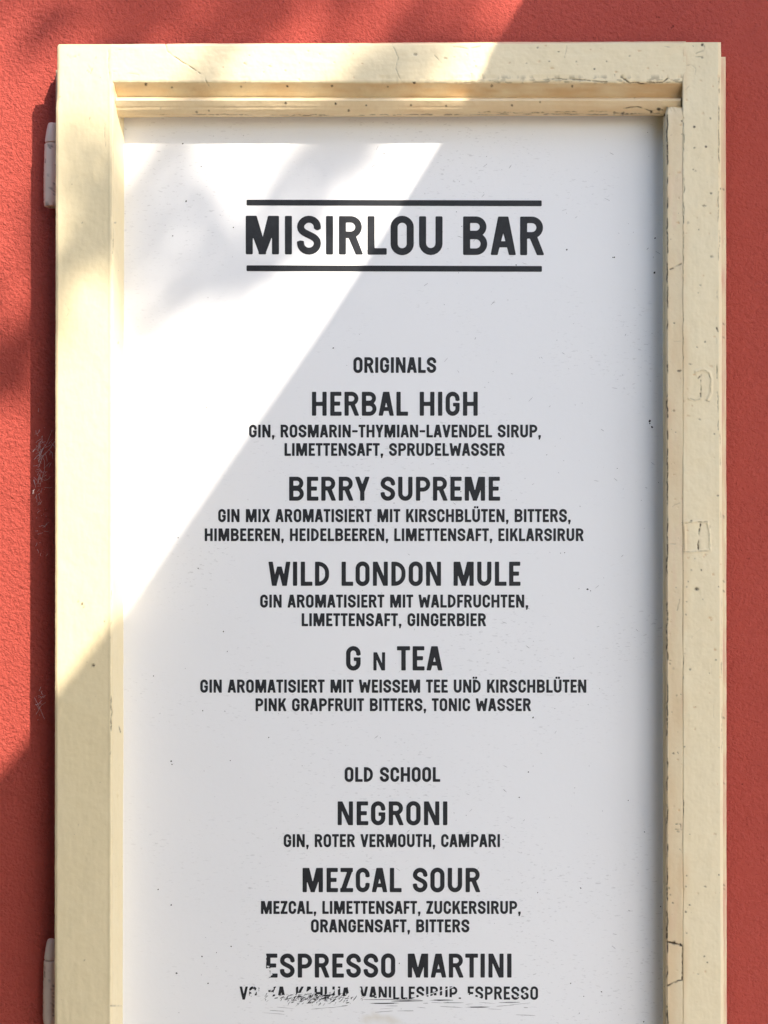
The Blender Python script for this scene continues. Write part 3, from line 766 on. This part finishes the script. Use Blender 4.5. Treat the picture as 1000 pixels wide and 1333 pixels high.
line(DN, 'NEGRONI', 439.7, 582.5, 1043.2, 1074.2, 2.0, 'drink name reading NEGRONI')
line(IN, 'GIN, ROTER VERMOUTH, CAMPARI', 369.6, 650.8, 1086, 1102.6)
line(DN, 'MEZCAL SOUR', 394, 625.3, 1129.8, 1161.4, 2.0, 'drink name reading MEZCAL SOUR')
line(IN, 'MEZCAL, LIMETTENSAFT, ZUCKERSIRUP,', 340, 677.8, 1173, 1189.6)
line(IN, 'ORANGENSAFT, BITTERS', 405.2, 611, 1197, 1213.6)

def worn_line(name, text, xa, xb, yt, yb, step, scrape, label):
    """a line whose paint is partly scraped off: contour of the whole line minus the scraped area"""
    out, a, b = layout(text); sx = (xb - xa) / (b - a); sy = (yb - yt) / 100.0
    xs = np.arange(a - 8.137, b + 8, step); ys = np.arange(-22.219, 112, step)
    X, Y = np.meshgrid(xs, ys); d = np.full(X.shape, 50.0)
    for ch, gx in out:
        sel = (xs > gx - 8) & (xs < gx + G[ch][0] + 8); xx = X[:, sel] - gx; yy = Y[:, sel]; q = d[:, sel]
        for f in G[ch][3]: q = np.minimum(q, f(xx, yy))
        d[:, sel] = q
    px = xa + (X - a) * sx; py = yb - Y * sy
    d = np.maximum(d, scrape(px, py))
    lp = contours(d + 1e-6, xs, ys)
    area = lambda l: abs(sum(l[i - 1][0] * l[i][1] - l[i][0] * l[i - 1][1] for i in range(len(l)))) / 2
    lp = [l for l in lp if area(l) > 12]
    tri = fill(lp)
    return to_mesh(name, [([[(xa + (x - a) * sx, yb - y * sy) for x, y in l] for l in lp], tri)], label)

def scrape_name(px, py):      # flaked foot and left edge of the first E
    n = fbm(px * 0.22, py * 0.35, 4)
    d = 3.2 - np.hypot((px - 348.5) * 1.0, (py - 1267) * 0.6) + 7 * n
    e = 1.0 - np.abs(px - 345.5) + 4.5 * fbm(px * 0.5, py * 0.2 + 7, 3)
    f = 1.0 - np.abs(py - 1263.5 + 0.6 * (px - 350)) - np.maximum(px - 354, 0)
    return np.maximum(np.maximum(d, e), f) * 3
worn_line(DN, 'ESPRESSO MARTINI', 346.5, 666, 1241.4, 1272.6, 1.6, scrape_name, 'drink name reading ESPRESSO MARTINI with its first letter flaking')

def scrape_foot(px, py):      # lower parts rubbed off, commas gone
    def lim(x):
        return np.interp(x, [300, 326, 334, 350, 356, 374, 380, 388, 396, 420, 448, 456, 470, 500, 520, 560, 600, 606, 622, 630, 700, 720],
                            [1300, 1299, 1297, 1292, 1297, 1297, 1296, 1293, 1290, 1296, 1298, 1293, 1297, 1298.5, 1301, 1297.5, 1297.5, 1292, 1297, 1301, 1302, 1302])
    low = py - lim(px) + 4.5 * fbm(px * 0.12, py * 0.25, 3)
    dk = 9 - np.abs(px - 345) * 0.9 + 12 * fbm(px * 0.3, py * 0.3, 3)             # the lost D of the first word
    sc = 1.2 - np.abs(((py + 0.45 * px) % 13.7) - 6) + np.where((px > 375) & (px < 470), 0, -5) + 3 * fbm(px * 0.3, py * 0.3 + 4, 2)
    o_ = 4 - np.hypot(px - 331, (py - 1293) * 0.6) + 8 * fbm(px * 0.4 + 9, py * 0.4, 3)
    s2 = 0.7 - np.abs(py - 1293 + 0.6 * (px - 682)) - np.maximum(np.abs(px - 682) - 9, 0)
    s3 = 0.6 - np.abs(py - 1292.5 + 0.3 * (px - 565)) - np.maximum(np.abs(px - 565) - 25, 0)
    return np.maximum.reduce([low, dk, sc, o_, s2, s3]) * 5
worn_line(IN, 'VODKA, KAHLUA, VANILLESIRUP, ESPRESSO', 312, 700.5, 1284.2, 1301.4, 2.4, scrape_foot, 'lowest ingredient line, half scraped away')

# ================================================================== HINGES
def lathe(cx, d, prof, n=24, cap=True):
    """prof: list of (photo y, radius in units) round a vertical axis"""
    X, Yv, Z = P(cx, 666.5, d); V = []; Fc = []
    k = (1 + d / F) * UN
    for y, r in prof:
        z = ZC + (666.5 - y) * k
        for i in range(n):
            a = 2 * math.pi * i / n; V.append((X + r * UN * math.cos(a), Yv + r * UN * math.sin(a), z))
    for j in range(len(prof) - 1):
        for i in range(n): Fc.append((j * n + i, (j + 1) * n + i, (j + 1) * n + (i + 1) % n, j * n + (i + 1) % n))
    Fc.append(tuple(range(n))); Fc.append(tuple((len(prof) - 1) * n + i for i in range(n))[::-1])
    return V, Fc
def hinge(y0_, cx, d, big):
    barrel = [(y0_ + 27.5, 8.2), (y0_ + 28.5, 9.4)] + [(y0_ + 31 + 2 * i, 9.5 + 1.1 * min(1, i / 20) + 0.12 * math.sin(i * 2.3) + 0.1 * math.sin(i * 0.9 + y0_)) for i in range(37)] + [(y0_ + 109, 9.6), (y0_ + 110, 6.5), (y0_ + 107, 5.5)]
    V1, F1 = lathe(cx, d, barrel)
    pl = box(P(cx - 1, y0_ + 105, d + 6), P(cx + 34, y0_ + 30, d + 9))
    pw = box(P(cx - 4, y0_ + 105, d + 11), P(cx + 22, y0_ + 4, DW + 4))
    V, Fc = merge([(V1, F1), pl, pw])
    att = np.zeros(len(V)); rr = np.random.RandomState(int(y0_))
    for i, v in enumerate(V[:len(V1)]): att[i] = (0.7 * rr.rand() if vnoise(np.array(i % 24 * 0.6 + y0_), np.array(i // 24 * 0.33)) > 0.27 else 0) + (0.9 if i >= len(V1) - 24 else 0)
    h_ = link('hinge', V, Fc, M['hinge'], case, attrs={'dirt': att}, smooth=True, sharp=40)
    V2, F2 = lathe(cx, d, [(y0_, 3.0), (y0_ + 1.2, 4.6), (y0_ + 4, 5.6), (y0_ + 12, 7.2), (y0_ + 23, 8.8), (y0_ + 25.5, 8.8), (y0_ + 26.2, 6.5), (y0_ + 29, 6)])
    c = link('pin_cap', V2, F2, M['hinge'], h_, smooth=True, sharp=45, attrs={'dirt': [0.0] * (len(V2) - 24) + [0.9] * 24})
hinge(160, 67.5, 50, 0)
hinge(1222, 66.5, 50, 1)

# ================================================================== COBWEBS in the gap behind the sash
def cobweb(label, strands, r):
    parts = []
    for p in strands:
        pts = []
        for i in range(len(p) - 1):
            for t in (0, 0.5): pts.append(tuple(a + (b - a) * t for a, b in zip(p[i], p[i + 1])))
        pts.append(p[-1])
        parts.append(tube([P(*q) for q in pts], r * UN, 4))
    V, Fc = merge(parts)
    o = link('cobweb', V, Fc, M['web']); o['label'] = label; o['category'] = 'cobweb'
    return o
rw = random.Random(3)
def wisps(n, cx, cy, sx, sy, lo, hi):
    out = []
    for k in range(n):
        x = rw.gauss(cx, sx); y = rw.gauss(cy, sy); a = rw.uniform(-2.2, -0.4) if rw.random() < 0.7 else rw.uniform(0, 3.1); l = rw.uniform(lo, hi)
        if not 44 < x < 70: continue
        d = rw.uniform(60, 72.5); p = [(x, y, d)]
        for s in range(3):
            a += rw.uniform(-0.5, 0.5); x += math.cos(a) * l / 3; y += math.sin(a) * l / 3; d = min(73, max(56, d + rw.uniform(-3, 3)))
            p.append((min(72, max(43, x)), y, d))
        out.append(p)
    return out
big = wisps(60, 51, 612, 4, 30, 3, 11) + wisps(16, 60, 580, 6, 14, 5, 12) + wisps(10, 53, 690, 5, 12, 3, 7) + wisps(60, 52, 625, 5, 36, 0.5, 1.4)
big += [[(47, 594, 72), (54, 592, 68), (58, 600, 66), (58, 612, 66), (54, 624, 68), (52, 634, 71)], [(50, 600, 71), (60, 590, 64), (68, 580, 56)], [(45, 598, 73), (52, 590, 69), (62, 575, 64), (68, 560, 58)]]
cobweb('wispy pale cobweb tangle in the shadow gap left of the frame, higher one', big, 0.17)
cobweb('small sparse cobweb low in the shadow gap left of the frame', wisps(12, 51, 918, 4, 10, 3, 8) + wisps(16, 51, 918, 4, 12, 0.5, 1.4) + [[(45, 908, 73), (52, 922, 69), (58, 936, 66)], [(47, 930, 72), (54, 918, 68), (60, 914, 64)]], 0.16)

# ================================================================== AWNING (above right, out of frame) that shades the lower right
def sunhit(px, py, t, d=0.0):
    return Vector(P(px, py, d)) + SUN * t
edge_pts = [(900, -400), (760, -128), (645, 60), (580, 177), (440, 398), (300, 600), (160, 800), (72, 905), (-80, 1075), (-320, 1330)]
tt = [0.30, 0.58, 0.80, 0.93, 1.18, 1.44, 1.72, 1.86, 2.15, 2.6]
dd = [0, 0, 0, DP, DP, DP, DP, 0, 0, 0]
E = [sunhit(x, y, t, d) for (x, y), t, d in zip(edge_pts, tt, dd)]
# smooth resample
pts = []
for i in range(len(E) - 1):
    a, b, c, d = E[max(i - 1, 0)], E[i], E[i + 1], E[min(i + 2, len(E) - 1)]
    for k in range(6):
        t = k / 6
        pts.append(0.5 * ((2 * b) + (c - a) * t + (2 * a - 5 * b + 4 * c - d) * t * t + (3 * b - a - 3 * c + d) * t ** 3))
pts.append(E[-1])
aw = thing('awning', 'fabric sun awning fixed to the red wall above the frame', 'awning')
V = []; Fc = []; nS = 12
for p in pts:
    for k in range(nS + 1):
        q = p + Vector((3.2 * k / nS, 0, -0.02 * math.sin(math.pi * k / nS))); V.append(q)
n1 = len(V); V += [v + Vector((0, 0, 0.003)) for v in V]
W_ = nS + 1
for i in range(len(pts) - 1):
    for k in range(nS):
        a = i * W_ + k; Fc.append((a, a + 1, a + W_ + 1, a + W_)); Fc.append((n1 + a, n1 + a + W_, n1 + a + W_ + 1, n1 + a + 1))
for i in range(len(pts) - 1):
    for k in (0, nS):
        a = i * W_ + k; Fc.append((a, a + W_, n1 + a + W_, n1 + a))
link('canopy', V, Fc, M['awning'], aw)
fb = [pts[-1] + Vector((3.2 * k / 4, 0, -0.01)) for k in range(5)]
v_, f_ = tube(fb, 0.025, 12); link('front_bar', v_, f_, M['metal'], aw)
a0 = pts[0] + Vector((0.1, 0, 0.01))
v_, f_ = tube([(a0.x, yW - 0.03, a0.z + 0.06), (a0.x + 3.0, yW - 0.03, a0.z + 0.06)], 0.04, 12); link('roller', v_, f_, M['metal'], aw)
for xo in (0.9, 2.8):
    p0 = Vector((a0.x + xo, yW, a0.z - 0.1)); p1 = pts[-1] + Vector((xo, 0.05, -0.02)); md_ = (p0 + p1) / 2 + Vector((0.25, 0, -0.1))
    v_, f_ = tube([p0, md_, p1], 0.016, 8); link('arm', v_, f_, M['metal'], aw)

# ================================================================== ADDED LIGHT BLOCKER (leafy, out of view left and behind) to keep the left side dim
hg = thing('light_blocker', 'added unseen, dense green hedge turning a corner, left of the frame', 'light_blocker')
rh = random.Random(21)
v_, f_ = box((-1.3, -2.6, 0.0), (-0.74, yW - 0.02, 2.15)); hb = merge([(v_, f_), box((-0.739, -2.6, 0.0), (0.35, -2.15, 3.4))]); link('blocker_core', hb[0], hb[1], M['bark'], hg)
HV = []; HF = []
for k in range(20000):
    x = -0.74 + abs(rh.gauss(0, 0.04)); y = rh.uniform(-2.65, yW - 0.03); z = rh.uniform(0.02, 2.15)
    if k % 5 == 0: x, z = rh.uniform(-1.3, -0.71), 2.15 + abs(rh.gauss(0, .04))
    elif k % 7 == 0: x, y = rh.uniform(-1.3, -0.71), -2.6 - abs(rh.gauss(0, .04))
    if k % 3 == 0: x, y, z = rh.uniform(-0.74, 0.37), -2.15 + abs(rh.gauss(0, .04)), rh.uniform(0.02, 3.42)
    elif k % 11 == 0: x, y, z = 0.35 + abs(rh.gauss(0, .03)), rh.uniform(-2.62, -2.13), rh.uniform(0.02, 3.42)
    elif k % 13 == 0: x, y, z = rh.uniform(-0.74, 0.37), rh.uniform(-2.62, -2.13), 3.4 + abs(rh.gauss(0, .03))
    n = Vector((rh.gauss(1, 1), rh.gauss(0, 1), rh.gauss(0.4, 1))).normalized(); a = n.orthogonal().normalized(); q = a.cross(n); L_ = rh.uniform(0.04, 0.075); o = len(HV); c = Vector((x, y, z))
    for u, v in ((0, 0), (.4, .35), (1, 0), (.4, -.35)): HV.append(c + a * (u * L_) + q * (v * L_))
    HF.append((o, o + 1, o + 2, o + 3))
link('foliage', HV, HF, M['leaf'], hg)

# ================================================================== TREE (right of the frame, out of view) whose twigs dapple the light
tree = thing('street_tree', 'leafy street tree standing in front of the red wall', 'tree')
rt = random.Random(8)
TD = 3.7
twigs = []      # shadows wanted on the front plane / panel, as photo polylines, with radius in units
for l, r in (([(60, 205), (120, 215), (165, 245), (215, 238), (265, 240), (300, 262), (318, 310), (345, 360)], 11),
             ([(85, 350), (130, 345), (165, 370), (240, 357), (330, 332), (400, 268), (455, 205), (530, 110), (600, 20)], 13),
             ([(190, 20), (215, 60), (240, 40), (330, -60)], 12),
             ([(-70, 450), (-20, 405), (30, 395), (60, 360)], 16)):
    twigs.append(([sunhit(x, y, TD, 30) for x, y in l], r))
parts = []
for l, r in twigs: parts.append(tube(l, r * UN * 0.62, 7, r * UN * 0.5))
hub = sunhit(900, -500, TD + 0.2, 30)
for l, r in twigs:
    e = l[-1]; parts.append(tube([hub, (hub + e) / 2 + Vector((0.05, 0, 0.12)), e], 0.02, 7, 0.007))
base = Vector((hub.x + 1.6, hub.y - 1.3, 0))
trunk = [base, base + Vector((0.03, 0, 1.2)), base + Vector((-0.1, 0.1, 2.6)), base + Vector((-0.2, 0.3, 4.2)), base + Vector((-0.1, 0.2, 6.0))]
tv, tf = merge([tube(trunk, 0.16, 12, 0.05), tube([trunk[2], (trunk[2] + hub) / 2 + Vector((0, 0, 0.35)), hub], 0.06, 9, 0.025)] + parts)
link('trunk', tv, tf, M['bark'], tree, smooth=True)
LV = []; LF = []
def leaf(c, size):
    n = Vector((rt.gauss(0, 1), rt.gauss(0, 1), rt.gauss(0.5, 1))).normalized(); a = n.orthogonal().normalized()
    q = a.cross(n); g_ = rt.uniform(0, 6.28); a, q = a * math.cos(g_) + q * math.sin(g_), q * math.cos(g_) - a * math.sin(g_)
    o = len(LV); L_ = size; wd = size * 0.32
    for u, v, z in ((0, 0, 0), (0.3, 1, .06), (0.65, .8, .05), (1, 0, -.08), (0.65, -.8, .05), (0.3, -1, .06)):
        LV.append(c + a * (u * L_) + q * (v * wd) + n * (z * L_))
    LF.append((o, o + 1, o + 2, o + 3)); LF.append((o, o + 3, o + 4, o + 5))
# leaves whose soft shadows fall on the frame and the wall
for x, y, s, k in ((150, 200, 0.05, 2), (185, 262, 0.05, 2), (165, 380, 0.05, 2), (290, 268, 0.045, 2), (-20, 430, 0.09, 6), (15, 415, 0.06, 3), (235, -10, 0.06, 3), (250, -40, 0.08, 4), (205, 20, 0.05, 2), (480, 175, 0.05, 2), (440, 110, 0.05, 2), (560, 40, 0.06, 3), (620, 20, 0.07, 4), (330, -80, 0.08, 4), (120, -60, 0.07, 4)):
    for j in range(k): leaf(sunhit(x + rt.gauss(0, 14), y + rt.gauss(0, 12), TD + rt.uniform(-.1, .1), 30), s)
for k in range(105):      # looser foliage farther out: a ring left of the title, a streak up to the rail
    if k < 62:
        a = rt.uniform(0, 6.28); x = 238 + 88 * math.cos(a) + rt.gauss(0, 11); y = 302 + 70 * math.sin(a) + rt.gauss(0, 9)
    elif k < 88:
        u = rt.random(); x = 330 + 200 * u + rt.gauss(0, 16); y = 315 - 240 * u + rt.gauss(0, 16)
    else: x, y = rt.uniform(70, 160), rt.uniform(185, 350)
    leaf(sunhit(x, y, TD + rt.uniform(0.0, 0.8), 30), rt.uniform(0.035, 0.055))
for k in range(34):
    leaf(sunhit(rt.uniform(-60, 640), rt.uniform(-90, 45), TD + rt.uniform(0, 1.2), 70), rt.uniform(0.04, 0.06))
# the crown proper, kept off the patch of sunlight
cc = Vector((base.x - 0.1, base.y + 0.2, 4.9)); cnt = 0
while cnt < 5000:
    v = Vector((rt.gauss(0, 1), rt.gauss(0, 1), rt.gauss(0, 1))).normalized() * (rt.random() ** 0.4)
    cl = Vector((math.sin(v.x * 9) * .12, math.cos(v.y * 8) * .12, math.sin(v.z * 7 + v.x * 5) * .12))
    p = cc + Vector((v.x * 1.7, v.y * 1.7, v.z * 1.5)) + cl
    t = (p.y - 0) / SUN.y; hx = p.x - SUN.x * t; hz = p.z - SUN.z * t
    if -0.75 < hx < 0.45 and 0.8 < hz < 2.25: cnt += 1; continue
    leaf(p, rt.uniform(0.06, 0.10)); cnt += 1
link('crown', LV, LF, M['leaf'], tree)
